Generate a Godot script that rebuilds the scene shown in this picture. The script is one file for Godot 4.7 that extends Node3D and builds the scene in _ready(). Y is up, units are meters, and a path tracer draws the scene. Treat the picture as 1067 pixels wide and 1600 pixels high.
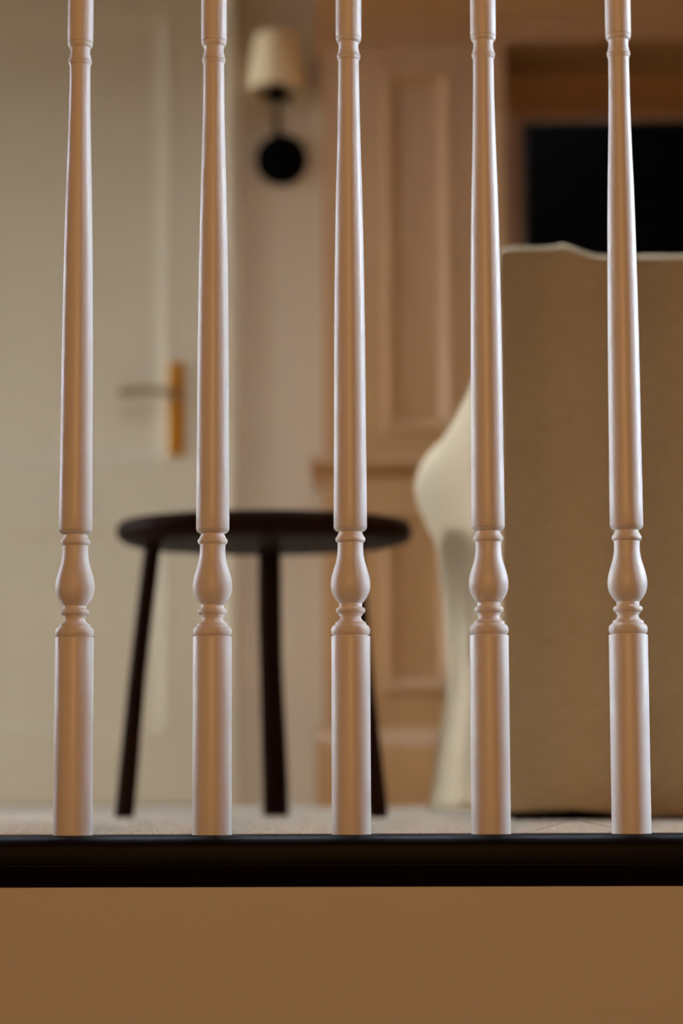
extends Node3D

# ---------------------------------------------------------------- tuning
const SKY_ENERGY := 5.05
const LAMP_ENERGY := 3.05
const EXPOSURE := 1.0

var rng := RandomNumberGenerator.new()
var mats := {}
var taken := {}

func _ready():
	rng.seed = 7
	camera_and_light()
	room()
	door_and_trim()
	cabinetry()
	railing()
	sofa()
	stool()
	sconce()
	stair_lamp()
	carpet()

# ---------------------------------------------------------------- camera, sky
func camera_and_light():
	var cam := Camera3D.new()
	cam.name = "camera"
	cam.fov = 23.6886
	cam.near = 0.05
	cam.far = 100.0
	var att := CameraAttributesPhysical.new()
	att.frustum_focal_length = 85.0
	att.frustum_focus_distance = 2.40
	att.exposure_aperture = 3.2
	cam.attributes = att
	add_child(cam)
	cam.fov = 23.6886
	cam.position = Vector3(0.05426, 0.0435, 2.41458)
	cam.rotation_order = EULER_ORDER_YXZ
	cam.rotation = Vector3(0.11329, 0.02603, -0.00356)
	cam.current = true
	var we := WorldEnvironment.new()
	we.name = "environment"
	var e := Environment.new()
	e.background_mode = Environment.BG_SKY
	var sky := Sky.new()
	var sm := ProceduralSkyMaterial.new()
	sm.sky_top_color = Color(0.84, 0.91, 0.985)
	sm.sky_horizon_color = Color(0.865, 0.92, 0.985)
	sm.ground_horizon_color = Color(0.62, 0.64, 0.62)
	sm.ground_bottom_color = Color(0.42, 0.43, 0.40)
	sm.sky_energy_multiplier = SKY_ENERGY
	sm.ground_energy_multiplier = SKY_ENERGY
	sky.sky_material = sm
	e.sky = sky
	e.tonemap_mode = Environment.TONE_MAPPER_LINEAR
	e.tonemap_exposure = EXPOSURE
	e.sdfgi_enabled = true
	e.ssao_enabled = true
	e.ssil_enabled = true
	we.environment = e
	add_child(we)

# ---------------------------------------------------------------- materials
func mat(key: String, col: Color, rough := 0.6, metal := 0.0) -> StandardMaterial3D:
	if mats.has(key):
		return mats[key]
	var m := StandardMaterial3D.new()
	m.albedo_color = col
	m.roughness = rough
	m.metallic = metal
	mats[key] = m
	return m

func grain_image(w: int, h: int, a: Color, b: Color, sx: float, sy: float, seed_: int, fine := 0.35) -> ImageTexture:
	var n := FastNoiseLite.new()
	n.seed = seed_
	n.noise_type = FastNoiseLite.TYPE_SIMPLEX_SMOOTH
	n.frequency = 1.0
	n.fractal_octaves = 4
	var img := Image.create(w, h, false, Image.FORMAT_RGB8)
	for y in h:
		for x in w:
			var u := float(x) / w
			var v := float(y) / h
			var t := 0.5 + 0.5 * n.get_noise_3d(u * sx, v * sy, 3.0 + 0.6 * sin(v * TAU))
			var f := 0.5 + 0.5 * n.get_noise_3d(u * sx * 7.0, v * sy * 1.5, 40.0)
			img.set_pixel(x, y, a.lerp(b, clampf(t * (1.0 - fine) + f * fine, 0.0, 1.0)))
	return ImageTexture.create_from_image(img)

func wood(key: String, a: Color, b: Color, rough: float, sx: float, sy: float, scale_: float, seed_: int) -> StandardMaterial3D:
	if mats.has(key):
		return mats[key]
	var m := mat(key, Color.WHITE, rough)
	m.albedo_texture = grain_image(256, 256, a, b, sx, sy, seed_)
	m.uv1_triplanar = true
	m.uv1_world_triplanar = true
	m.uv1_scale = Vector3.ONE * scale_
	return m

func linen(key: String, a: Color, b: Color) -> StandardMaterial3D:
	if mats.has(key):
		return mats[key]
	var m := mat(key, Color.WHITE, 0.92)
	var s := 384
	var n := FastNoiseLite.new()
	n.seed = 21
	n.frequency = 1.0
	var img := Image.create(s, s, false, Image.FORMAT_RGB8)
	var hm := Image.create(s, s, false, Image.FORMAT_RGB8)
	for y in s:
		for x in s:
			var warp := 0.5 + 0.5 * sin(x * PI / 2.0 * 1.0)
			var weft := 0.5 + 0.5 * sin(y * PI / 2.0 * 1.0)
			var slub := n.get_noise_2d(x * 0.015, float(y / 2) * 0.9)
			var slub2 := n.get_noise_2d(float(x / 2) * 0.9 + 300.0, y * 0.02)
			var t := 0.5 + 0.55 * slub + 0.3 * slub2
			img.set_pixel(x, y, a.lerp(b, clampf(t, 0.0, 1.0)))
			var hgt := clampf(0.35 * (warp + weft) + 0.3 * (0.5 + 0.5 * slub), 0.0, 1.0)
			hm.set_pixel(x, y, Color(hgt, hgt, hgt))
	m.albedo_texture = ImageTexture.create_from_image(img)
	var nm: Image = hm.duplicate()
	nm.bump_map_to_normal_map(2.0)
	m.normal_enabled = true
	m.normal_texture = ImageTexture.create_from_image(nm)
	m.normal_scale = 0.5
	m.uv1_triplanar = true
	m.uv1_world_triplanar = true
	m.uv1_scale = Vector3.ONE * 3.2
	m.rim_enabled = true
	m.rim = 0.2
	return m

func matte(key: String, col: Color) -> StandardMaterial3D:
	var m := mat(key, col, 1.0)
	m.metallic_specular = 0.0
	return m

func fuzzy(key: String, col: Color) -> StandardMaterial3D:
	var m := matte(key, col)
	m.rim_enabled = true
	m.rim = 0.8
	m.rim_tint = 0.5
	return m

func paint(key: String, col: Color, rough: float) -> StandardMaterial3D:
	return mat(key, col, rough)

# ---------------------------------------------------------------- node helpers
func numbered(called: String) -> String:
	if not taken.has(called):
		taken[called] = 0
		return called
	taken[called] += 1
	return "%s_%03d" % [called, taken[called]]

func thing(called: String, label: String, category: String, at := Vector3.ZERO, group := "") -> Node3D:
	var o := Node3D.new()
	o.name = numbered(called)
	add_child(o)
	o.position = at
	tag(o, label, category, group)
	return o

func tag(o: Node, label: String, category: String, group := "", kind := ""):
	if label:
		o.set_meta("label", label)
	if category:
		o.set_meta("category", category)
	if group:
		o.set_meta("group", group)
	if kind:
		o.set_meta("kind", kind)

func part(called: String, mesh: Mesh, m: Material, parent: Node, at := Vector3.ZERO, rot := Vector3.ZERO, label := "") -> MeshInstance3D:
	var o := MeshInstance3D.new()
	o.name = called if parent != self else numbered(called)
	o.mesh = mesh
	o.material_override = m
	o.position = at
	o.rotation = rot
	o.cast_shadow = GeometryInstance3D.SHADOW_CASTING_SETTING_ON
	parent.add_child(o, true)
	if label:
		o.set_meta("label", label)
	return o

func struct(called: String, mesh: Mesh, m: Material, label: String, category: String, at := Vector3.ZERO) -> MeshInstance3D:
	var o := part(called, mesh, m, self, at)
	tag(o, label, category, "", "structure")
	return o

# ---------------------------------------------------------------- mesh helpers
func commit(v: PackedVector3Array, n: PackedVector3Array, idx: PackedInt32Array, uv := PackedVector2Array()) -> ArrayMesh:
	var a := []
	a.resize(Mesh.ARRAY_MAX)
	a[Mesh.ARRAY_VERTEX] = v
	a[Mesh.ARRAY_NORMAL] = n
	if uv.size() == v.size():
		a[Mesh.ARRAY_TEX_UV] = uv
	a[Mesh.ARRAY_INDEX] = idx
	var m := ArrayMesh.new()
	m.add_surface_from_arrays(Mesh.PRIMITIVE_TRIANGLES, a)
	return m

func quad(v: PackedVector3Array, n: PackedVector3Array, idx: PackedInt32Array, a: int, b: int, c: int, d: int):
	# a-b-c-d round the face; the winding is set from the normals
	var g := (v[b] - v[a]).cross(v[d] - v[a]) + (v[c] - v[b]).cross(v[d] - v[b])
	if g.dot(n[a] + n[b] + n[c] + n[d]) > 0.0:
		idx.append_array([a, c, b, a, d, c])
	else:
		idx.append_array([a, b, c, a, c, d])

# a profile of Vector2(radius, height), smooth except where it turns sharply
func lathe(pr: Array, segs := 48, sharp := 40.0) -> ArrayMesh:
	var v := PackedVector3Array()
	var n := PackedVector3Array()
	var idx := PackedInt32Array()
	var count := pr.size()
	var sn := []
	for i in count - 1:
		var d: Vector2 = pr[i + 1] - pr[i]
		sn.append(Vector2(-d.y, d.x).normalized())
	# outward side: the one with positive mean radius direction
	var s := 0.0
	for i in count - 1:
		s += sn[i].x * (pr[i + 1] - pr[i]).length()
	if s < 0.0:
		for i in count - 1:
			sn[i] = -sn[i]
	for i in count - 1:
		var na: Vector2 = sn[i]
		var nb: Vector2 = sn[i]
		if i > 0 and rad_to_deg(absf(sn[i - 1].angle_to(sn[i]))) < sharp:
			na = (sn[i - 1] + sn[i]).normalized()
		if i < count - 2 and rad_to_deg(absf(sn[i + 1].angle_to(sn[i]))) < sharp:
			nb = (sn[i + 1] + sn[i]).normalized()
		var base := v.size()
		for k in segs + 1:
			var t := TAU * k / segs
			var c := Vector2(cos(t), sin(t))
			v.append(Vector3(c.x * pr[i].x, pr[i].y, c.y * pr[i].x))
			n.append(Vector3(c.x * na.x, na.y, c.y * na.x).normalized())
			v.append(Vector3(c.x * pr[i + 1].x, pr[i + 1].y, c.y * pr[i + 1].x))
			n.append(Vector3(c.x * nb.x, nb.y, c.y * nb.x).normalized())
		for k in segs:
			var o := base + k * 2
			quad(v, n, idx, o, o + 1, o + 3, o + 2)
	return commit(v, n, idx)

func axis_steps(half: float, r: float, k: int, m: int) -> Array:
	var out := []
	for i in k:
		out.append(-half + r * (1.0 - tan((1.0 - float(i) / k) * PI / 4.0)))
	for i in m + 1:
		out.append(lerpf(-half + r, half - r, float(i) / m))
	for i in k:
		out.append(half - r + r * tan(float(i + 1) / k * PI / 4.0))
	return out

# a box with rounded edges
func rbox(size: Vector3, r := 0.003, k := 2, div := Vector3i(1, 1, 1)) -> ArrayMesh:
	var a := rbox_arrays(size, r, k, div)
	return commit(a[0], a[1], a[2])

func rbox_arrays(size: Vector3, r: float, k: int, div: Vector3i) -> Array:
	var h := size / 2.0
	r = minf(r, minf(h.x, minf(h.y, h.z)) * 0.98)
	var v := PackedVector3Array()
	var n := PackedVector3Array()
	var idx := PackedInt32Array()
	for ax in 3:
		var a1 := (ax + 1) % 3
		var a2 := (ax + 2) % 3
		var s1 := axis_steps(h[a1], r, k, div[a1])
		var s2 := axis_steps(h[a2], r, k, div[a2])
		for sgn in [-1.0, 1.0]:
			var base := v.size()
			for i in s1.size():
				for j in s2.size():
					var p := Vector3.ZERO
					p[ax] = sgn * h[ax]
					p[a1] = s1[i]
					p[a2] = s2[j]
					var inner := p.clamp(-h + Vector3.ONE * r, h - Vector3.ONE * r)
					var nn := (p - inner).normalized()
					v.append(inner + nn * r)
					n.append(nn)
			for i in s1.size() - 1:
				for j in s2.size() - 1:
					var o := base + i * s2.size() + j
					quad(v, n, idx, o, o + 1, o + s2.size() + 1, o + s2.size())
	return [v, n, idx]

func smooth_normals(v: PackedVector3Array, n: PackedVector3Array, idx: PackedInt32Array) -> PackedVector3Array:
	var acc := {}
	for t in range(0, idx.size(), 3):
		var g := (v[idx[t + 2]] - v[idx[t]]).cross(v[idx[t + 1]] - v[idx[t]])
		for q in 3:
			var key := (v[idx[t + q]] * 20000.0).round()
			acc[key] = acc.get(key, Vector3.ZERO) + g
	var out := PackedVector3Array()
	for i in v.size():
		var g: Vector3 = acc.get((v[i] * 20000.0).round(), n[i])
		out.append(g.normalized() if g.length() > 1e-12 else n[i])
	return out

# a closed profile of Vector2(z, y), drawn out along x
func extrude(pr: PackedVector2Array, x0: float, x1: float, sharp := 35.0) -> ArrayMesh:
	var v := PackedVector3Array()
	var n := PackedVector3Array()
	var idx := PackedInt32Array()
	if Geometry2D.is_polygon_clockwise(pr):
		pr.reverse()
	var c := pr.size()
	var sn := []
	for i in c:
		var d := pr[(i + 1) % c] - pr[i]
		sn.append(Vector2(d.y, -d.x).normalized())
	var area := 0.0
	for i in c:
		area += pr[i].cross(pr[(i + 1) % c])
	if area < 0.0:
		for i in c:
			sn[i] = -sn[i]
	for i in c:
		var j := (i + 1) % c
		var pv: Vector2 = sn[(i + c - 1) % c]
		var nx: Vector2 = sn[j]
		var cur: Vector2 = sn[i]
		var na := cur
		var nb := cur
		if rad_to_deg(absf(pv.angle_to(cur))) < sharp:
			na = (pv + cur).normalized()
		if rad_to_deg(absf(nx.angle_to(cur))) < sharp:
			nb = (nx + cur).normalized()
		var o := v.size()
		for e in [[x0, i, na], [x1, i, na], [x1, j, nb], [x0, j, nb]]:
			v.append(Vector3(e[0], pr[e[1]].y, pr[e[1]].x))
			n.append(Vector3(0, e[2].y, e[2].x))
		quad(v, n, idx, o, o + 1, o + 2, o + 3)
	var tri := Geometry2D.triangulate_polygon(pr)
	for s in [[x0, -1.0], [x1, 1.0]]:
		var o := v.size()
		for q in pr:
			v.append(Vector3(s[0], q.y, q.x))
			n.append(Vector3(s[1], 0, 0))
		for t in range(0, tri.size(), 3):
			var a: int = o + tri[t]
			var b: int = o + tri[t + 1]
			var d: int = o + tri[t + 2]
			if (v[b] - v[a]).cross(v[d] - v[a]).x * s[1] > 0.0:
				idx.append_array([a, d, b])
			else:
				idx.append_array([a, b, d])
	return commit(v, n, idx)

# a moulding swept round a rectangle in the xy plane: profile of Vector2(inset, z)
func frame_moulding(x0: float, y0: float, x1: float, y1: float, pr: Array) -> ArrayMesh:
	var v := PackedVector3Array()
	var n := PackedVector3Array()
	var idx := PackedInt32Array()
	for i in pr.size() - 1:
		var a: Vector2 = pr[i]
		var b: Vector2 = pr[i + 1]
		var d := b - a
		for side in 4:
			var o := v.size()
			var inward: Vector3 = [Vector3(0, 1, 0), Vector3(-1, 0, 0), Vector3(0, -1, 0), Vector3(1, 0, 0)][side]
			var nn := (Vector3(0, 0, 1) * absf(d.x) - inward * d.y * signf(d.x if d.x != 0.0 else 1.0)).normalized()
			for e in [[a, 0], [a, 1], [b, 1], [b, 0]]:
				var q: Vector2 = e[0]
				var cs := [Vector2(x0 + q.x, y0 + q.x), Vector2(x1 - q.x, y0 + q.x), Vector2(x1 - q.x, y1 - q.x), Vector2(x0 + q.x, y1 - q.x)]
				var p: Vector2 = cs[(side + e[1]) % 4]
				v.append(Vector3(p.x, p.y, q.y))
				n.append(nn)
			quad(v, n, idx, o, o + 1, o + 2, o + 3)
	return commit(v, n, idx)

func tube(path: Array, radii: Array, segs := 16, squash := Vector2.ONE) -> ArrayMesh:
	var v := PackedVector3Array()
	var n := PackedVector3Array()
	var idx := PackedInt32Array()
	var c := path.size()
	for i in c:
		var d: Vector3 = (path[mini(i + 1, c - 1)] - path[maxi(i - 1, 0)]).normalized()
		var u := d.cross(Vector3(0, 0, 1) if absf(d.z) < 0.9 else Vector3(1, 0, 0)).normalized()
		var w := d.cross(u).normalized()
		for k in segs + 1:
			var t := TAU * k / segs
			var e: Vector3 = u * cos(t) * squash.x + w * sin(t) * squash.y
			v.append(path[i] + e * radii[i])
			n.append(e.normalized())
	for i in c - 1:
		for k in segs:
			var o := i * (segs + 1) + k
			quad(v, n, idx, o, o + 1, o + segs + 2, o + segs + 1)
	for e in [[0, 1], [c - 1, c - 2]]:
		var d: Vector3 = (path[e[0]] - path[e[1]]).normalized()
		var o := v.size()
		v.append(path[e[0]])
		n.append(d)
		for k in segs + 1:
			v.append(v[e[0] * (segs + 1) + k])
			n.append(d)
		for k in segs:
			var g := (v[o + 1 + k] - v[o]).cross(v[o + 2 + k] - v[o])
			if g.dot(d) > 0.0:
				idx.append_array([o, o + 2 + k, o + 1 + k])
			else:
				idx.append_array([o, o + 1 + k, o + 2 + k])
	return commit(v, n, idx)

# rings of equal length joined into a skin; ends closed with a fan when asked
func loft(rings: Array, closed: bool, caps := false) -> ArrayMesh:
	var st := SurfaceTool.new()
	st.begin(Mesh.PRIMITIVE_TRIANGLES)
	st.set_smooth_group(0)
	var m: int = rings[0].size()
	var last := m if closed else m - 1
	var centre := Vector3.ZERO
	for r in rings:
		for p in r:
			centre += p / float(m * rings.size())
	var flip := 0.0
	for i in rings.size() - 1:
		for k in last:
			var a: Vector3 = rings[i][k]
			var b: Vector3 = rings[i][(k + 1) % m]
			var d: Vector3 = rings[i + 1][k]
			flip += (b - a).cross(d - a).dot(a - centre)
	for i in rings.size() - 1:
		for k in last:
			var q := [rings[i][k], rings[i][(k + 1) % m], rings[i + 1][(k + 1) % m], rings[i + 1][k]]
			var order := [0, 2, 1, 0, 3, 2] if flip > 0.0 else [0, 1, 2, 0, 2, 3]
			for o in order:
				st.add_vertex(q[o])
	if caps:
		for e in [0, rings.size() - 1]:
			st.set_smooth_group(1 + e)
			var c := Vector3.ZERO
			for p in rings[e]:
				c += p / float(m)
			var outw: Vector3 = c - centre
			for k in m:
				var a: Vector3 = rings[e][k]
				var b: Vector3 = rings[e][(k + 1) % m]
				var g := (a - c).cross(b - c)
				for p in ([c, b, a] if g.dot(outw) > 0.0 else [c, a, b]):
					st.add_vertex(p)
	st.generate_normals()
	return st.commit()

func boxes(list: Array) -> ArrayMesh:
	# several plain blocks [from, to] of one wall in a single mesh
	var st := SurfaceTool.new()
	st.begin(Mesh.PRIMITIVE_TRIANGLES)
	for b in list:
		var bm := BoxMesh.new()
		bm.size = b[1] - b[0]
		st.append_from(bm, 0, Transform3D(Basis(), (b[0] + b[1]) / 2.0))
	return st.commit()

# ---------------------------------------------------------------- the room
func room():
	var wall := paint("wall_paint", Color(0.73, 0.655, 0.55), 0.75)
	var stair_wall := paint("stair_paint", Color(0.84, 0.825, 0.80), 0.7)
	var panelling := wood("stair_panelling", Color(0.40, 0.29, 0.195), Color(0.32, 0.22, 0.145), 0.55, 14.0, 1.2, 0.6, 17)
	var X0 := -5.0
	var X1 := 3.2
	var Z0 := -4.0
	var ZS := 0.012
	var Z1 := 4.2
	var H := 2.8
	var LOW := -1.5
	var T := 0.15
	struct("floor", boxes([[Vector3(X0, -0.25, Z0), Vector3(X1, -0.0025, -0.046)]]), fuzzy("carpet_back", Color(0.75, 0.68, 0.585)), "pale beige carpeted landing floor behind the white balusters", "floor")
	struct("floor_lower", boxes([[Vector3(-2.0, LOW - 0.1, 0.0475), Vector3(X1, LOW, Z1)]]), panelling, "dark wooden lower floor of the stairwell", "floor")
	var sx0 := -1.0
	var sx1 := 0.8
	var sz0 := -1.62
	var sz1 := -1.16
	struct("ceiling", boxes([
		[Vector3(X0 - T, H, Z0 - T), Vector3(sx0, H + T, ZS)],
		[Vector3(sx1, H, Z0 - T), Vector3(X1 + T, H + T, ZS)],
		[Vector3(sx0, H, Z0 - T), Vector3(sx1, H + T, sz0)],
		[Vector3(sx0, H, sz1), Vector3(sx1, H + T, ZS)],
	]), panelling, "wooden ceiling with a roof light above the landing", "ceiling")
	struct("ceiling_stair", boxes([[Vector3(-2.15, H, ZS), Vector3(X1 + T, H + T, Z1 + T)]]), panelling, "wooden ceiling above the stairwell", "ceiling")
	# back wall with the door opening
	var dx0 := -1.335
	var dx1 := -0.468
	var dh := 2.30
	struct("wall_back", boxes([
		[Vector3(X0 - T, -0.25, Z0 - T), Vector3(dx0, H, Z0)],
		[Vector3(dx1, -0.25, Z0 - T), Vector3(X1 + T, H, Z0)],
		[Vector3(dx0, dh, Z0 - T), Vector3(dx1, H, Z0)],
		[Vector3(dx0, -0.25, Z0 - T), Vector3(dx1, -0.006, Z0)],
	]), wall, "greige painted back wall holding the shaded wall lamp", "wall")
	# left wall with its window
	var la := -3.95
	var lb := -2.25
	var ly0 := 0.8
	var ly1 := 2.65
	struct("wall_left", boxes([
		[Vector3(X0 - T, -0.25, lb), Vector3(X0, H, ZS)],
		[Vector3(X0 - T, -0.25, Z0 - T), Vector3(X0, H, la)],
		[Vector3(X0 - T, -0.25, la), Vector3(X0, ly0, lb)],
		[Vector3(X0 - T, ly1, la), Vector3(X0, H, lb)],
	]), panelling, "brown panelled wall with a window on the door side", "wall")
	window_frame("window_1", X0 - 0.10, la, lb, ly0, ly1, "white casement window in the wall beside the door")
	# right wall of the sitting area; the landing runs on past its end to a window
	var XP := 1.5
	var ZP := -0.62
	struct("wall_right", boxes([[Vector3(XP, -0.25, Z0 - T), Vector3(XP + T, H, ZP)]]), panelling, "brown panelled side wall at the armchair end of the landing", "wall")
	var ra := -1.42
	var rb := -0.50
	var ry0 := 0.62
	var ry1 := 2.6
	struct("wall_hall", boxes([
		[Vector3(X1, -0.25, rb), Vector3(X1 + T, H, ZS)],
		[Vector3(X1, -0.25, -1.45), Vector3(X1 + T, H, ra)],
		[Vector3(X1, -0.25, ra), Vector3(X1 + T, ry0, rb)],
		[Vector3(X1, ry1, ra), Vector3(X1 + T, H, rb)],
		[Vector3(XP + T, -0.25, -1.45), Vector3(X1, H, -1.30)],
	]), panelling, "brown panelled end wall of the landing with a tall window", "wall")
	window_frame("window_2", X1 + 0.10, ra, rb, ry0, ry1, "tall white casement window at the end of the landing")
	var XL := -2.0
	struct("wall_near", boxes([
		[Vector3(XL - T, LOW, Z1), Vector3(X1 + T, H, Z1 + T)],
		[Vector3(XL - T, LOW, ZS), Vector3(XL, H, Z1)],
		[Vector3(X1, LOW, ZS), Vector3(X1 + T, H, Z1)],
	]), panelling, "brown wooden panelling round the stairwell facing the balustrade", "wall")
	struct("wall_landing", boxes([[Vector3(XL - T, -0.25, -1.14), Vector3(XL, H, ZS)], [Vector3(X0, -0.25, ZS - 0.1), Vector3(XL - T, H, ZS)]]), panelling, "brown panelled wall end beside the balustrade", "wall")
	# the face of the landing under the balusters
	struct("wall_stair", boxes([[Vector3(XL, LOW - 0.1, -0.046), Vector3(X1, -0.049, 0.0475)]]), stair_wall, "plain cream painted stairwell wall below the dark nosing", "wall")

func window_frame(called: String, x: float, za: float, zb: float, ya: float, yb: float, label: String):
	var o := Node3D.new()
	o.name = called
	add_child(o)
	tag(o, label, "window", "", "structure")
	var w := paint("window_paint", Color(0.90, 0.89, 0.87), 0.4)
	var t := 0.05
	var zc := (za + zb) / 2.0
	var yc := (ya + yb) / 2.0
	part("window_frame", rbox(Vector3(0.06, yb - ya, t)), w, o, Vector3(x, yc, za + t / 2))
	part("window_frame", rbox(Vector3(0.06, yb - ya, t)), w, o, Vector3(x, yc, zb - t / 2))
	part("window_frame", rbox(Vector3(0.06, t, zb - za)), w, o, Vector3(x, ya + t / 2, zc))
	part("window_frame", rbox(Vector3(0.06, t, zb - za)), w, o, Vector3(x, yb - t / 2, zc))
	part("mullion", rbox(Vector3(0.05, yb - ya, 0.05)), w, o, Vector3(x, yc, zc))

# ---------------------------------------------------------------- the door, its frame
func door_and_trim():
	var dp := paint("door_paint", Color(0.73, 0.66, 0.545), 0.5)
	var z := -3.995
	var x0 := -1.325
	var x1 := -0.474
	var h := 2.285
	struct("trim_4", boxes([[Vector3(-1.335, -0.02, -4.14), Vector3(-0.468, 0.004, -4.002)]]), mat("threshold", Color(0.42, 0.33, 0.24), 0.6), "low wooden threshold under the closed cream door", "threshold")
	var d := Node3D.new()
	d.name = "door_1"
	add_child(d)
	tag(d, "cream panelled door with brass lock plate behind the left balusters", "door", "", "structure")
	var th := 0.044
	var zc := z - th / 2
	var sw := 0.100
	var b := 0.002
	part("stile", rbox(Vector3(sw, h - 0.004, th), b), dp, d, Vector3(x1 - sw / 2, h / 2 + 0.002, zc))
	part("stile", rbox(Vector3(sw, h - 0.004, th), b), dp, d, Vector3(x0 + sw / 2, h / 2 + 0.002, zc))
	var ix0 := x0 + sw
	var ix1 := x1 - sw
	var iw := ix1 - ix0
	var rails := [[0.004, 0.19], [0.735, 0.905], [2.13, h]]
	for r in rails:
		part("rail", rbox(Vector3(iw, r[1] - r[0], th), b), dp, d, Vector3((ix0 + ix1) / 2, (r[0] + r[1]) / 2, zc))
	for p in [[0.19, 0.735], [0.905, 2.13]]:
		part("panel", rbox(Vector3(iw, p[1] - p[0], 0.033), b), dp, d, Vector3((ix0 + ix1) / 2, (p[0] + p[1]) / 2, zc))
		var mo := frame_moulding(ix0, p[0], ix1, p[1], [Vector2(-0.004, 0.0), Vector2(-0.004, 0.0015), Vector2(0.004, 0.002), Vector2(0.010, -0.0005), Vector2(0.022, -0.003), Vector2(0.034, -0.005), Vector2(0.042, -0.0055)])
		part("panel_moulding", mo, dp, d, Vector3(0, 0, z))
	# handle: long brass plate with a lever pointing away from the edge
	var brass := mat("brass", Color(0.66, 0.47, 0.12), 0.32, 1.0)
	var aged := mat("aged_brass", Color(0.60, 0.50, 0.365), 0.48, 1.0)
	var px := -0.551
	var plate := part("lock_plate", rbox(Vector3(0.042, 0.252, 0.006), 0.0025, 3), brass, d, Vector3(px, 1.051, z + 0.003))
	part("handle_rose", lathe([Vector2(0, 0.022), Vector2(0.012, 0.022), Vector2(0.014, 0.020), Vector2(0.014, 0.008), Vector2(0.018, 0.003), Vector2(0.018, 0.0)]), brass, plate, Vector3(0, 0.038, 0.002), Vector3(PI / 2, 0, 0))
	part("lever", tube([Vector3(0, 0.038, 0.017), Vector3(0, 0.038, 0.042), Vector3(-0.008, 0.038, 0.051), Vector3(-0.030, 0.039, 0.053), Vector3(-0.075, 0.041, 0.053), Vector3(-0.120, 0.039, 0.052), Vector3(-0.142, 0.036, 0.051), Vector3(-0.147, 0.035, 0.050)], [0.011, 0.0105, 0.0115, 0.012, 0.012, 0.0125, 0.013, 0.008], 16), aged, plate, Vector3.ZERO, Vector3.ZERO, "dull grey-brown lever")
	part("keyhole_cover", lathe([Vector2(0, 0.003), Vector2(0.007, 0.003), Vector2(0.009, 0.0)], 24), brass, plate, Vector3(0, -0.066, 0.003), Vector3(PI / 2, 0, 0))
	# lining and architrave
	var lin := boxes([
		[Vector3(-1.335, -0.006, -4.15), Vector3(-1.327, 2.30, -3.999)],
		[Vector3(-0.472, -0.006, -4.15), Vector3(-0.468, 2.30, -3.999)],
		[Vector3(-1.335, 2.288, -4.15), Vector3(-0.468, 2.30, -3.999)],
	])
	struct("trim_1", lin, dp, "narrow cream lining round the closed door", "door lining")
	var arch := Node3D.new()
	arch.name = "trim_2"
	add_child(arch)
	tag(arch, "cream moulded architrave round the panelled door", "architrave", "", "structure")
	var aw := 0.084
	var prof := PackedVector2Array([Vector2(0, 0), Vector2(0.012, 0), Vector2(0.015, 0.004), Vector2(0.016, 0.03), Vector2(0.020, 0.04), Vector2(0.024, 0.055), Vector2(0.026, 0.06), Vector2(0.026, 0.080), Vector2(0.024, 0.084), Vector2(0, 0.084)])
	# the profile runs away from the opening; turned upright for the two legs
	for s in [[-0.470, 1.0], [-1.333, -1.0]]:
		var leg := extrude(prof, -0.006, 2.30 + aw)
		var mi := part("architrave_leg", leg, dp, arch)
		var bx := Vector3(0, 1, 0)
		var by := Vector3(s[1], 0, 0)
		mi.transform = Transform3D(Basis(bx, by, Vector3(0, 0, 1)), Vector3(s[0], 0, -4.0))
	var head := part("architrave_head", extrude(prof, -1.333 - aw, -0.470 + aw), dp, arch)
	head.position = Vector3(0, 2.298, -4.0)

# ---------------------------------------------------------------- built-in cabinets
func recessed_panel(parent: Node, m: Material, x0: float, y0: float, x1: float, y1: float, z: float, names: Array):
	# (x0..y1): the opening between the frame members, whose faces lie at z
	var mo := frame_moulding(x0, y0, x1, y1, [Vector2(-0.003, 0.0), Vector2(-0.003, 0.006), Vector2(0.002, 0.009), Vector2(0.010, 0.010), Vector2(0.016, 0.008), Vector2(0.036, -0.005), Vector2(0.041, -0.006)])
	part(names[0], mo, m, parent, Vector3(0, 0, z))
	part(names[1], rbox(Vector3(x1 - x0, y1 - y0, 0.012), 0.002), m, parent, Vector3((x0 + x1) / 2, (y0 + y1) / 2, z - 0.0115))

func framed_front(o: Node, m: Material, x0: float, x1: float, y0: float, y1: float, px0: float, px1: float, py0: float, py1: float, z: float):
	var t := 0.030
	var zc := z - t / 2
	part("stile", rbox(Vector3(px0 - x0, y1 - y0, t), 0.002), m, o, Vector3((x0 + px0) / 2, (y0 + y1) / 2, zc))
	part("stile", rbox(Vector3(x1 - px1, y1 - y0, t), 0.002), m, o, Vector3((x1 + px1) / 2, (y0 + y1) / 2, zc))
	part("rail", rbox(Vector3(px1 - px0, py0 - y0, t), 0.002), m, o, Vector3((px0 + px1) / 2, (y0 + py0) / 2, zc))
	part("rail", rbox(Vector3(px1 - px0, y1 - py1, t), 0.002), m, o, Vector3((px0 + px1) / 2, (y1 + py1) / 2, zc))
	recessed_panel(o, m, px0, py0, px1, py1, z, ["panel_moulding", "panel"])

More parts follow.
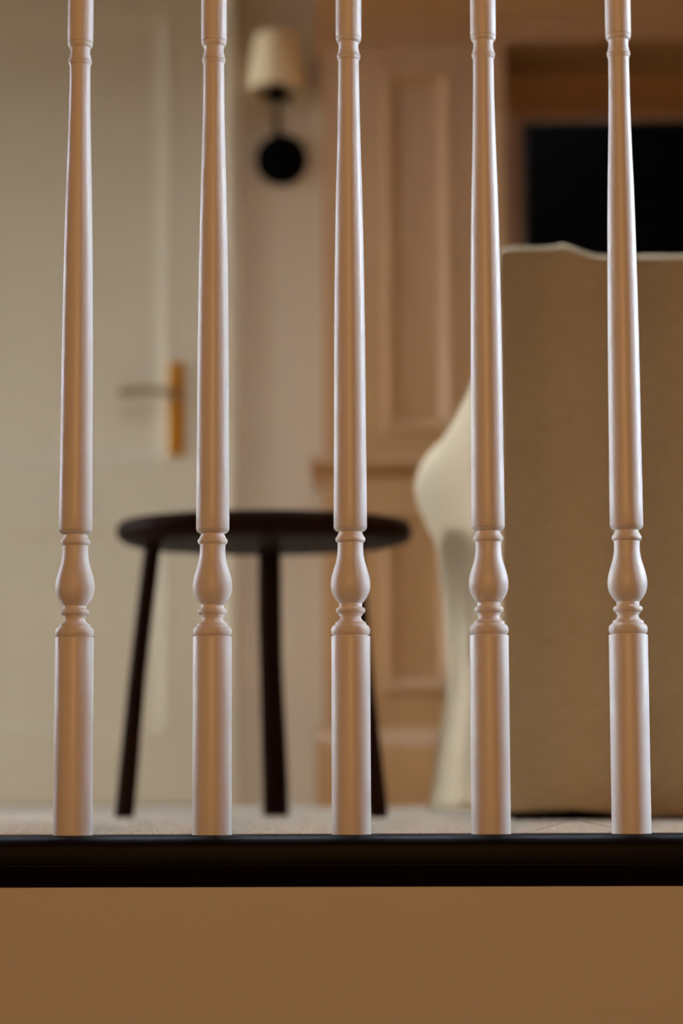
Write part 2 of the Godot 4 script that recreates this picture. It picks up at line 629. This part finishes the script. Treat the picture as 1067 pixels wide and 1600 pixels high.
func cabinetry():
	var oak := wood("pale_oak", Color(0.70, 0.515, 0.315), Color(0.635, 0.45, 0.26), 0.5, 26.0, 1.6, 1.1, 5)
	var zf := -3.7
	var xl := -0.149
	var xr := 0.3176
	var far := 1.46
	var up := thing("upper_cabinet", "tall pale wooden cabinet with a recessed panel front left of the television", "cabinet", Vector3(0, 0, 0))
	framed_front(up, oak, xl, xr, 0.875, 1.955, 0.009, 0.181, 0.941, 1.882, zf)
	part("carcass", boxes([
		[Vector3(xl, 0.875, -4.0), Vector3(xl + 0.02, 1.955, zf - 0.030)],
		[Vector3(xr - 0.02, 0.875, -4.0), Vector3(xr, 1.955, zf - 0.030)],
		[Vector3(xl + 0.02, 0.875, -4.0), Vector3(xr - 0.02, 1.955, -3.985)],
	]), oak, up)
	var low := thing("base_cabinet", "pale wooden base cabinet with a recessed panel under the tall cabinet", "cabinet")
	framed_front(low, oak, xl, xr, 0.19, 0.835, 0.003, 0.175, 0.285, 0.745, zf)
	part("carcass", boxes([
		[Vector3(xl, 0.0, -4.0), Vector3(xl + 0.02, 0.835, zf - 0.030)],
		[Vector3(xr - 0.02, 0.0, -4.0), Vector3(xr, 0.835, zf - 0.030)],
		[Vector3(xl + 0.02, 0.0, -4.0), Vector3(xr - 0.02, 0.835, -3.985)],
	]), oak, low)
	var plinth := PackedVector2Array([Vector2(-0.03, -0.006), Vector2(0.022, -0.006), Vector2(0.022, 0.150), Vector2(0.020, 0.160), Vector2(0.014, 0.168), Vector2(0.012, 0.180), Vector2(0.006, 0.192), Vector2(0.0, 0.198), Vector2(-0.03, 0.198)])
	part("plinth", extrude(plinth, xl - 0.02, xr), oak, low, Vector3(0, 0, zf))
	# the run behind the armchair
	var run := thing("low_media_cabinet", "pale wooden low cabinet under the television behind the armchair", "cabinet")
	for k in 3:
		var a := lerpf(xr, far, k / 3.0) + 0.001
		var c := lerpf(xr, far, (k + 1) / 3.0) - 0.001
		framed_front(run, oak, a, c, 0.19, 0.835, a + 0.09, c - 0.09, 0.285, 0.745, zf)
	part("plinth", extrude(plinth, xr, far), oak, run, Vector3(0, 0, zf))
	part("side_panel", boxes([[Vector3(far - 0.02, 0.0, -4.0), Vector3(far, 0.835, zf - 0.03)]]), oak, run)
	var top := PackedVector2Array([Vector2(-0.30, 0.0), Vector2(0.006, 0.0), Vector2(0.010, 0.004), Vector2(0.016, 0.010), Vector2(0.026, 0.014), Vector2(0.030, 0.018), Vector2(0.034, 0.026), Vector2(0.034, 0.034), Vector2(0.030, 0.040), Vector2(-0.30, 0.040)])
	var wt := part("worktop", extrude(top, xl - 0.034, far + 0.03), oak, self, Vector3(0, 0.835, zf))
	tag(wt, "pale wooden cabinet top with moulded edge, below the tall cabinet", "worktop")
	# alcove round the television
	var al := thing("television_alcove", "dark shaded wooden alcove framing the black television", "alcove")
	part("back_panel", boxes([[Vector3(xr, 0.875, -3.998), Vector3(far, 1.955, -3.985)]]), oak, al)
	part("top_panel", boxes([[Vector3(xr, 1.953, -3.998), Vector3(far, 1.985, zf)]]), oak, al)
	part("side_panel", boxes([[Vector3(far - 0.02, 0.875, -3.985), Vector3(far, 1.953, zf)]]), oak, al)
	# cornice
	var cp := PackedVector2Array([Vector2(-0.30, 1.957), Vector2(0.006, 1.957), Vector2(0.006, 1.974), Vector2(0.014, 1.976), Vector2(0.016, 1.984), Vector2(0.010, 1.988), Vector2(0.010, 2.018), Vector2(0.018, 2.020), Vector2(0.022, 2.036), Vector2(0.034, 2.056), Vector2(0.056, 2.072), Vector2(0.074, 2.078), Vector2(0.074, 2.086), Vector2(0.080, 2.088), Vector2(0.080, 2.112), Vector2(-0.30, 2.112)])
	var co := part("cabinet_cornice", extrude(cp, xl - 0.02, far + 0.02), oak, self, Vector3(0, 0, zf))
	tag(co, "moulded wooden cornice running across the cabinet top above the television", "cornice")
	# television
	var tv := thing("television", "black flat television standing in the wooden alcove", "television", Vector3(0.891, 0.875, -3.92))
	part("casing", rbox(Vector3(1.036, 0.60, 0.030), 0.004, 2), mat("tv_casing", Color(0.02, 0.02, 0.022), 0.45), tv, Vector3(0, 0.630, -0.017))
	part("screen", rbox(Vector3(1.016, 0.575, 0.004), 0.001, 1), screen_glass(), tv, Vector3(0, 0.634, 0.0))
	part("stand_neck", rbox(Vector3(0.16, 0.36, 0.02), 0.004), mat("tv_casing", Color.BLACK), tv, Vector3(0, 0.19, -0.042))
	part("stand_foot", rbox(Vector3(0.50, 0.012, 0.10), 0.004), mat("tv_casing", Color.BLACK), tv, Vector3(0, 0.006, -0.005))

func screen_glass() -> StandardMaterial3D:
	var m := mat("tv_screen", Color(0.012, 0.010, 0.010), 0.25)
	m.metallic_specular = 0.15
	return m

# ---------------------------------------------------------------- balustrade
func mm(list: Array) -> Array:
	var out := []
	for q in list:
		out.append(Vector2(q[1], q[0]) / 1000.0)
	return out

func railing():
	var white := mat("gloss_paint", Color(0.90, 0.875, 0.85), 0.42)
	# turned profiles in millimetres: height, radius
	var block := mm([[0, 0], [0, 19.3], [193.5, 19.2], [194.3, 19.0], [194.6, 18.4], [194.6, 0]])
	var ring := mm([[194.4, 16.6], [195.0, 16.6], [195.2, 17.4], [196.2, 18.3], [197.9, 19.0], [200.3, 19.25], [202.6, 18.75], [204.4, 17.5], [205.6, 15.9], [205.8, 15.3], [208.0, 15.15], [208.15, 14.4], [208.9, 13.2], [210.1, 11.8], [211.7, 10.75], [213.3, 10.3], [214.4, 10.2], [214.5, 11.5], [216.5, 11.65], [216.8, 12.7], [218.1, 14.1], [220.1, 14.55], [221.5, 14.2], [222.5, 13.2], [223.0, 11.9], [223.2, 11.35], [226.9, 11.35]])
	var vase := mm([[226.8, 11.3], [227.2, 12.0], [229.7, 14.1], [232.0, 15.75], [234.6, 17.15], [237.1, 18.3], [240.0, 19.05], [242.8, 19.45], [245.6, 19.55], [248.0, 19.45], [250.5, 19.15], [253.2, 18.65], [255.9, 18.0], [260.0, 16.85], [263.9, 15.6], [267.7, 14.45], [271.9, 13.5], [276.0, 12.9], [279.8, 12.65], [283.0, 12.6], [287.2, 12.7]])
	var neck := mm([[287.0, 12.75], [287.3, 13.2], [288.2, 14.2], [289.2, 14.75], [290.3, 14.9], [291.5, 14.75], [292.4, 14.3], [293.1, 13.6], [293.3, 13.15], [294.4, 13.1], [294.7, 12.7], [296.0, 12.3], [296.2, 11.7], [297.9, 11.55], [298.1, 12.6], [298.7, 13.7], [299.5, 14.8], [300.3, 15.6], [300.9, 15.95], [301.3, 16.0], [301.3, 15.2], [301.9, 15.2]])
	var shaft := mm([[301.8, 15.2], [301.85, 16.35], [302.2, 16.5], [318, 16.48], [334.3, 16.42], [358, 16.28], [382.6, 16.1], [415, 15.95], [447.3, 15.8], [490, 15.55], [525, 15.2], [555, 14.85], [583, 14.4], [612, 13.9], [642, 13.25], [660, 12.75], [677.5, 12.2], [695, 11.75], [710.7, 11.35], [730, 10.95], [752, 10.65], [776.7, 10.45], [778.6, 10.4]])
	var collar := mm([[778.0, 10.35], [779.6, 10.5], [780.2, 10.9], [780.4, 11.3], [782.2, 11.75], [782.5, 11.2], [783.0, 11.2], [783.2, 11.95], [784.0, 12.15], [784.8, 11.85], [785.8, 11.3], [787.2, 10.85], [788.4, 10.7], [789.4, 10.65], [789.6, 10.15], [792.8, 9.95], [795.5, 10.0], [797.7, 10.2], [797.9, 11.1], [798.6, 11.7], [799.6, 12.2], [800.8, 12.55], [802.0, 12.7], [802.6, 12.7], [802.6, 11.9], [803.3, 11.9]])
	var upper := mm([[803.2, 11.9], [803.25, 12.85], [803.6, 13.0], [806.9, 13.0], [850, 13.0], [905, 13.0]])
	var meshes := {}
	meshes["base_block"] = lathe(block, 72, 30)
	meshes["ring_moulding"] = lathe(ring, 72, 38)
	meshes["vase_turning"] = lathe(vase, 72, 60)
	meshes["neck_bead"] = lathe(neck, 72, 38)
	meshes["tapered_shaft"] = lathe(shaft, 72, 30)
	meshes["collar"] = lathe(collar, 72, 38)
	meshes["upper_shaft"] = lathe(upper, 72, 30)
	var labels := [
		"white turned baluster in front of the cream door, leftmost in the row",
		"white turned baluster between the brass door handle and the wall lamp, second from left",
		"white turned baluster crossing the stool's right side, middle one of the five",
		"white turned baluster over the pale armchair arm, just left of the television",
		"white turned baluster crossing the black television and brown armchair back, rightmost in the row",
	]
	# x of the foot, sideways lean, rise of the collar, rise of the vase and lower rings (mm)
	var spots := [[-0.2743, 0.0010, -1.3, -0.9], [-0.1371, 0.0003, -1.1, -0.6], [0.0, 0.0018, 1.3, 0.4], [0.1369, -0.0004, 0.8, 0.3], [0.2741, 0.0001, 0.4, 0.3]]
	for i in 5:
		var s: Array = spots[i]
		var o := thing("baluster", labels[i], "baluster", Vector3(s[0], 0.0, 0.0), "turned balusters along the landing edge")
		o.rotation.z = -s[1]
		o.rotation.y = 0.7 * i
		for k in meshes:
			var y := 0.0
			if k == "collar" or k == "upper_shaft":
				y = s[2] / 1000.0
			elif k != "base_block":
				y = s[3] / 1000.0 * (0.5 if k == "ring_moulding" else 1.0)
			var p := part(k, meshes[k], white, o, Vector3(0, y, 0))
			if k == "tapered_shaft":
				# stretched between the two rings
				var a: float = s[3] / 1000.0
				var b: float = s[2] / 1000.0
				p.scale.y = (0.7786 + b - 0.3016 - a) / (0.7786 - 0.3016)
				p.position.y = 0.3016 + a - 0.3016 * p.scale.y
	# dark nosing under the balusters
	var dark := wood("dark_wood", Color(0.085, 0.048, 0.028), Color(0.036, 0.020, 0.012), 0.48, 2.0, 30.0, 1.3, 9)
	dark.metallic_specular = 0.2
	var np := PackedVector2Array()
	np.append(Vector2(-0.046, -0.049))
	np.append(Vector2(-0.046, -0.0015))
	np.append(Vector2(-0.0445, 0.0))
	np.append(Vector2(0.032, 0.0))
	for k in 7:
		var t := PI / 2 * k / 6.0
		np.append(Vector2(0.040 + 0.014 * sin(t), -0.014 + 0.014 * cos(t)))
	np.append(Vector2(0.055, -0.020))
	np.append(Vector2(0.0545, -0.0262))
	np.append(Vector2(0.0530, -0.0272))
	np.append(Vector2(0.0530, -0.0290))
	np.append(Vector2(0.0542, -0.0300))
	np.append(Vector2(0.0492, -0.0478))
	np.append(Vector2(0.0480, -0.0490))
	struct("trim_3", extrude(np, -2.0, 3.2, 30.0), dark, "dark-stained wooden nosing carrying the white balusters", "nosing")
	var hr := PackedVector2Array()
	for k in 24:
		var t := TAU * k / 24.0
		hr.append(Vector2(0.032 * cos(t), 0.934 + (0.034 if sin(t) > 0 else 0.030) * sin(t)))
	var rail := part("handrail", extrude(hr, -2.0, 3.2, 40.0), dark, self)
	tag(rail, "dark wooden handrail on top of the white balusters", "handrail")

# ---------------------------------------------------------------- sofa
func back_top(x: float, n: FastNoiseLite) -> float:
	var t := clampf((x - 0.285) / 0.06, 0.0, 1.0)
	var bump := 0.004 * exp(-pow((x - 0.292) / 0.010, 2.0))
	var corner := clampf((0.210 - x) / 0.018, 0.0, 1.0)
	bump -= 0.016 * (1.0 - sqrt(1.0 - corner * corner))
	return lerpf(0.838, 0.8245, t * t * (3.0 - 2.0 * t)) + bump + 0.002 * n.get_noise_1d(x * 6.0)

func back_hem(x: float, n: FastNoiseLite) -> float:
	return 0.0105 + 0.004 * exp(-pow((x - 0.25) / 0.05, 2.0)) - 0.008 * smoothstep(0.30, 0.42, x) + 0.002 * n.get_noise_1d(x * 9.0 + 50.0)

func sofa():
	var cloth := linen("linen", Color(0.765, 0.68, 0.54), Color(0.69, 0.59, 0.44))
	var o := thing("armchair", "slipcovered beige linen armchair seen from behind, with a pale flared arm", "armchair", Vector3.ZERO)
	var n := FastNoiseLite.new()
	n.seed = 4
	n.frequency = 1.0
	# back: a thick upholstered slab, a little uneven along the top and hem
	var x0 := 0.192
	var x1 := 1.10
	var zb := -1.12
	var raw := rbox_arrays(Vector3(x1 - x0, 0.83, 0.20), 0.009, 4, Vector3i(120, 60, 6))
	var bv: PackedVector3Array = raw[0]
	for i in bv.size():
		var p := bv[i]
		var x := p.x + (x0 + x1) / 2.0
		var v := clampf((p.y + 0.415) / 0.83, 0.0, 1.0)
		var y := lerpf(back_hem(x, n), back_top(x, n), v)
		var face := smoothstep(0.0, 0.1, p.z)
		var wr := 0.0018 * n.get_noise_2d(x * 5.0 + 2.0 * y, y * 9.0 - x * 3.0) + 0.0012 * n.get_noise_2d(x * 16.0, y * 4.0)
		wr += 0.003 * exp(-pow((y - (0.07 + 0.10 * (x - 0.30))) / 0.014, 2.0)) * smoothstep(0.36, 0.44, x)
		bv[i] = Vector3(x, y, zb - 0.10 + p.z + wr * face - 0.03 * v * (1.0 - face) * 0.3)
	part("back", commit(bv, smooth_normals(bv, raw[1], raw[2]), raw[2]), cloth, o)
	# piping along the top and left edges of the back
	var pp := []
	var pr := []
	for k in 12:
		pp.append(Vector3(x0 + 0.004, lerpf(0.04, 0.80, k / 11.0), zb - 0.008))
		pr.append(0.0035)
	for k in 5:
		var t := PI / 2 * (k + 1) / 6.0
		pp.append(Vector3(x0 + 0.004 + 0.018 * (1 - cos(t)), 0.80 + (back_top(x0 + 0.02, n) - 0.804) * sin(t), zb - 0.008))
		pr.append(0.003)
	for k in 70:
		var x: float = lerpf(x0 + 0.022, x1 - 0.02, k / 69.0)
		pp.append(Vector3(x, back_top(x, n) - 0.003, zb - 0.005))
		pr.append(0.003)
	part("piping", tube(pp, pr, 8), cloth, o)
	# left arm: sections from the back post to the rolled front
	var front := [
		Vector2(0.0895, 0.008), Vector2(0.097, 0.030), Vector2(0.1045, 0.060), Vector2(0.109, 0.100), Vector2(0.114, 0.140), Vector2(0.1215, 0.170), Vector2(0.1255, 0.200), Vector2(0.127, 0.247),
		Vector2(0.124, 0.300), Vector2(0.1205, 0.359), Vector2(0.115, 0.420), Vector2(0.1085, 0.471), Vector2(0.098, 0.496), Vector2(0.086, 0.517), Vector2(0.0755, 0.545), Vector2(0.0715, 0.570), Vector2(0.0745, 0.590), Vector2(0.0815, 0.607),
		Vector2(0.098, 0.628), Vector2(0.120, 0.645), Vector2(0.145, 0.655), Vector2(0.172, 0.655), Vector2(0.200, 0.645), Vector2(0.225, 0.625), Vector2(0.240, 0.595), Vector2(0.243, 0.555), Vector2(0.238, 0.500), Vector2(0.236, 0.400), Vector2(0.236, 0.150), Vector2(0.236, 0.012),
	]
	var rear := [
		Vector2(0.193, 0.010), Vector2(0.194, 0.030), Vector2(0.195, 0.060), Vector2(0.196, 0.100), Vector2(0.197, 0.140), Vector2(0.198, 0.170), Vector2(0.199, 0.200), Vector2(0.200, 0.247),
		Vector2(0.200, 0.300), Vector2(0.200, 0.359), Vector2(0.200, 0.420), Vector2(0.200, 0.471), Vector2(0.200, 0.510), Vector2(0.200, 0.550), Vector2(0.200, 0.600), Vector2(0.200, 0.650), Vector2(0.200, 0.700), Vector2(0.201, 0.750),
		Vector2(0.203, 0.785), Vector2(0.208, 0.806), Vector2(0.218, 0.816), Vector2(0.232, 0.818), Vector2(0.250, 0.816), Vector2(0.268, 0.806), Vector2(0.280, 0.785), Vector2(0.284, 0.740), Vector2(0.284, 0.600), Vector2(0.284, 0.400), Vector2(0.284, 0.150), Vector2(0.284, 0.012),
	]
	var rings := []
	var steps := 26
	for i in steps + 1:
		var t := float(i) / steps
		var z := lerpf(zb - 0.015, -1.86, t)
		var tx := smoothstep(0.04, 1.0, t)
		var ty := smoothstep(0.0, 0.78, t)
		var shrink := 0.0
		if t > 0.955:
			shrink = (t - 0.955) / 0.045
		var ring := PackedVector3Array()
		var c := Vector2(0.17, 0.35).lerp(Vector2(0.24, 0.4), 1.0 - t)
		for k in front.size():
			var a: Vector2 = rear[k]
			var b: Vector2 = front[k]
			var q := Vector2(lerpf(a.x, b.x, tx), lerpf(a.y, b.y, ty))
			q += (c - q).normalized() * 0.012 * shrink * shrink * (1.0 if q.y > 0.03 else 0.0)
			q.x += 0.0016 * n.get_noise_2d(z * 12.0, q.y * 7.0) + 0.003 * sin(z * 60.0) * smoothstep(0.18, 0.0, q.y)
			ring.append(Vector3(q.x, q.y, z))
		rings.append(ring)
	part("arm", loft(rings, true, true), cloth, o)
	# the rest of it, hidden or out of frame: second arm, seat deck, cushions
	var mirrored := []
	for r in rings:
		var q := PackedVector3Array()
		for p in r:
			q.append(Vector3(x0 + x1 - p.x, p.y, p.z))
		mirrored.append(q)
	part("arm", loft(mirrored, true, true), cloth, o)
	part("base_frame", rbox(Vector3(0.86, 0.050, 0.62), 0.004), matte("base_dark", Color(0.06, 0.05, 0.045)), o, Vector3((x0 + x1) / 2, 0.0195, -1.47))
	part("seat_deck", rbox(Vector3(0.82, 0.28, 0.50), 0.02, 2), cloth, o, Vector3((x0 + x1) / 2, 0.17, -1.575))
	for k in 1:
		part("seat_cushion", rbox(Vector3(0.74, 0.16, 0.54), 0.05, 4), cloth, o, Vector3((x0 + x1) / 2, 0.385, -1.60))
	var foot := mat("sofa_foot", Color(0.05, 0.035, 0.025), 0.5)
	for fx in [0.26, 1.04]:
		for fz in [-1.22, -1.74]:
			part("foot", lathe([Vector2(0, 0), Vector2(0.018, 0), Vector2(0.022, 0.045), Vector2(0, 0.045)], 20), foot, o, Vector3(fx, -0.006, fz))

# ---------------------------------------------------------------- stool
func stool():
	var dw := wood("stool_wood", Color(0.175, 0.092, 0.052), Color(0.085, 0.046, 0.028), 0.45, 18.0, 3.0, 2.0, 13)
	dw.metallic_specular = 0.07
	var o := thing("stool", "dark wooden three-legged stool with an oval top, left of the armchair", "stool", Vector3(-0.181, 0.0, -1.66))
	# oval top with a soft edge, slightly uneven by hand
	var n := FastNoiseLite.new()
	n.seed = 31
	n.frequency = 1.0
	var prof := [Vector2(0.0, 0.449), Vector2(0.70, 0.449), Vector2(0.88, 0.451), Vector2(0.95, 0.4555), Vector2(0.985, 0.462), Vector2(1.0, 0.470), Vector2(0.997, 0.479), Vector2(0.982, 0.486), Vector2(0.95, 0.4902), Vector2(0.88, 0.491), Vector2(0.5, 0.4895), Vector2(0.0, 0.489)]
	var rings := []
	for q in prof:
		var ring := PackedVector3Array()
		for k in 64:
			var t := TAU * k / 64.0
			var r: float = q.x * (1.0 + 0.012 * n.get_noise_2d(cos(t) * 1.5, sin(t) * 1.5))
			ring.append(Vector3(0.2485 * cos(t) * maxf(r, 0.001), q.y, 0.205 * sin(t) * maxf(r, 0.001)))
		rings.append(ring)
	part("seat", loft(rings, true), dw, o)
	var legs := [
		[Vector3(-0.410, -0.006, -1.600), Vector3(-0.3655, 0.462, -1.630), 0.0160, 0.0134],
		[Vector3(0.0075, -0.006, -1.545), Vector3(-0.0300, 0.462, -1.600), 0.0160, 0.0134],
		[Vector3(-0.1745, -0.006, -1.860), Vector3(-0.1795, 0.462, -1.775), 0.0225, 0.0192],
	]
	for l in legs:
		var path := []
		var rad := []
		for k in 9:
			var t := k / 8.0
			var p: Vector3 = l[0].lerp(l[1], t) - o.position
			p.x += 0.0018 * sin(t * 5.0 + l[2] * 900.0)
			path.append(p)
			rad.append(lerpf(l[2], l[3], t) * (1.0 + 0.03 * sin(t * 9.0)))
		part("leg", tube(path, rad, 14), dw, o)

# ---------------------------------------------------------------- wall lamp
func sconce():
	var black := matte("black_iron", Color(0.030, 0.027, 0.025))
	var o := thing("wall_lamp", "black wall lamp with a cream tapered shade on the back wall", "wall lamp", Vector3(-0.270, 1.727, -4.0))
	part("backplate", lathe([Vector2(0, 0.022), Vector2(0.056, 0.022), Vector2(0.064, 0.020), Vector2(0.0695, 0.013), Vector2(0.0705, 0.0)], 48, 50), black, o, Vector3.ZERO, Vector3(PI / 2, 0, 0))
	part("arm", tube([Vector3(-0.004, 0.0, 0.018), Vector3(-0.004, 0.0, 0.055), Vector3(-0.005, 0.004, 0.074), Vector3(-0.006, 0.016, 0.086), Vector3(-0.007, 0.035, 0.090), Vector3(-0.007, 0.13, 0.090), Vector3(-0.008, 0.170, 0.090)], [0.0085, 0.0085, 0.0085, 0.0085, 0.0085, 0.0080, 0.0080], 16), black, o)
	part("shade_holder", lathe([Vector2(0, 0.146), Vector2(0.043, 0.148), Vector2(0.045, 0.152), Vector2(0.043, 0.156), Vector2(0.016, 0.162), Vector2(0.014, 0.205), Vector2(0.0, 0.205)], 32), black, o, Vector3(-0.008, 0, 0.090))
	var sh := mat("shade_cloth", Color(0.86, 0.765, 0.60), 0.85)
	sh.cull_mode = BaseMaterial3D.CULL_DISABLED
	sh.backlight_enabled = true
	sh.backlight = Color(0.25, 0.21, 0.15)
	part("lamp_shade", lathe([Vector2(0.0780, 0.165), Vector2(0.0800, 0.164), Vector2(0.0805, 0.167), Vector2(0.0575, 0.314), Vector2(0.0570, 0.317), Vector2(0.0555, 0.316), Vector2(0.0780, 0.167), Vector2(0.0780, 0.165)], 64, 50), sh, o, Vector3(-0.008, 0, 0.090))
	for k in 3:
		var t := TAU * k / 3.0 + 0.5
		part("shade_spoke", tube([Vector3(0.013 * cos(t), 0.185, 0.013 * sin(t)), Vector3(0.074 * cos(t), 0.185, 0.074 * sin(t))], [0.0015, 0.0015], 8), black, o, Vector3(-0.008, 0, 0.090))

# ---------------------------------------------------------------- stairwell lamp, behind the camera
func stair_lamp():
	var at := Vector3(-0.10, 1.06, 3.35)
	var o := thing("pendant_lamp", "warm round glass pendant lamp hanging in the stairwell", "pendant lamp", at)
	var g := mat("lamp_globe", Color(1.0, 0.86, 0.66), 0.4)
	g.emission_enabled = true
	g.emission = Color(1.0, 0.72, 0.42)
	g.emission_energy_multiplier = 1.5
	var prof := []
	for k in 25:
		var t := lerpf(-PI / 2, PI / 2 - 0.25, k / 24.0)
		prof.append(Vector2(0.20 * cos(t), 0.20 * sin(t)))
	part("globe", lathe(prof, 48, 60), g, o)
	var br := mat("brass", Color(0.66, 0.47, 0.12), 0.32, 1.0)
	part("cap", lathe([Vector2(0.056, 0.190), Vector2(0.058, 0.205), Vector2(0.030, 0.225), Vector2(0.008, 0.235), Vector2(0.008, 0.245)], 32), br, o)
	part("rod", tube([Vector3(0, 0.24, 0), Vector3(0, 1.73, 0)], [0.006, 0.006], 12), br, o)
	part("ceiling_rose", lathe([Vector2(0.0, 1.70), Vector2(0.04, 1.705), Vector2(0.06, 1.74)], 32), br, o)
	var l := OmniLight3D.new()
	l.name = "pendant_light"
	l.light_color = Color(1.0, 0.765, 0.51)
	l.light_energy = LAMP_ENERGY
	l.light_size = 0.18
	l.omni_range = 12.0
	l.omni_attenuation = 2.0
	l.shadow_enabled = true
	o.add_child(l)

# ---------------------------------------------------------------- carpet pile
func carpet():
	var st := SurfaceTool.new()
	st.begin(Mesh.PRIMITIVE_TRIANGLES)
	st.set_smooth_group(0)
	var hs := [0.0, 0.0035, 0.0062]
	var rs := [0.0011, 0.0013, 0.0004]
	var off := [0.0, 0.0006, 0.0022]
	for i in 2:
		for k in 5:
			var a0 := TAU * k / 5.0
			var a1 := TAU * (k + 1) / 5.0
			var q := []
			for e in [[i, a0], [i, a1], [i + 1, a1], [i + 1, a0]]:
				q.append(Vector3(rs[e[0]] * cos(e[1]) + off[e[0]], hs[e[0]], rs[e[0]] * sin(e[1])))
			for o in [0, 1, 2, 0, 2, 3]:
				st.add_vertex(q[o])
	st.generate_normals()
	var tuft := st.commit()
	var m := fuzzy("pile", Color.WHITE)
	m.backlight_enabled = true
	m.backlight = Color(0.5, 0.46, 0.4)
	m.vertex_color_use_as_albedo = true
	var count := 90000
	var mul := MultiMesh.new()
	mul.transform_format = MultiMesh.TRANSFORM_3D
	mul.use_colors = true
	mul.mesh = tuft
	mul.instance_count = count
	var n := FastNoiseLite.new()
	n.seed = 77
	n.frequency = 1.0
	for i in count:
		# denser towards the landing edge, thinning out to the back wall
		var u := rng.randf()
		var z := -0.049 - 3.6 * pow(u, 2.4)
		var half := 0.50 + 0.17 * -z
		var x := -0.02 - 0.03 * -z + rng.randf_range(-half, half)
		var s := rng.randf_range(0.75, 1.12) * (1.0 + 0.35 * -z)
		var b := Basis(Vector3.UP, rng.randf() * TAU).scaled(Vector3(s, rng.randf_range(0.62, 1.0), s))
		mul.set_instance_transform(i, Transform3D(b, Vector3(x, -0.0062, z)))
		var t := clampf(0.5 + 0.5 * n.get_noise_2d(x * 40.0, z * 40.0) + rng.randf_range(-0.3, 0.3), 0.0, 1.0)
		mul.set_instance_color(i, Color(0.48, 0.405, 0.31).lerp(Color(0.68, 0.575, 0.45), t))
	var o := MultiMeshInstance3D.new()
	o.name = "carpet_pile"
	o.multimesh = mul
	o.material_override = m
	add_child(o)
	tag(o, "short beige carpet pile along the landing edge behind the balusters", "carpet", "", "stuff")
	# two loose dark hairs caught on the pile
	var hair := mat("hair", Color(0.10, 0.08, 0.07), 0.6)
	var ht := part("loose_thread", tube([Vector3(0.188, 0.001, -0.16), Vector3(0.200, 0.003, -0.18), Vector3(0.214, 0.006, -0.20), Vector3(0.224, 0.010, -0.21), Vector3(0.235, 0.011, -0.215), Vector3(0.246, 0.008, -0.205), Vector3(0.262, 0.005, -0.18), Vector3(0.275, 0.002, -0.15)], [0.0002, 0.0002, 0.0002, 0.0002, 0.0002, 0.0002, 0.0002, 0.0002], 6), hair, self)
	tag(ht, "thin dark thread lying on the carpet between the two right balusters", "thread")
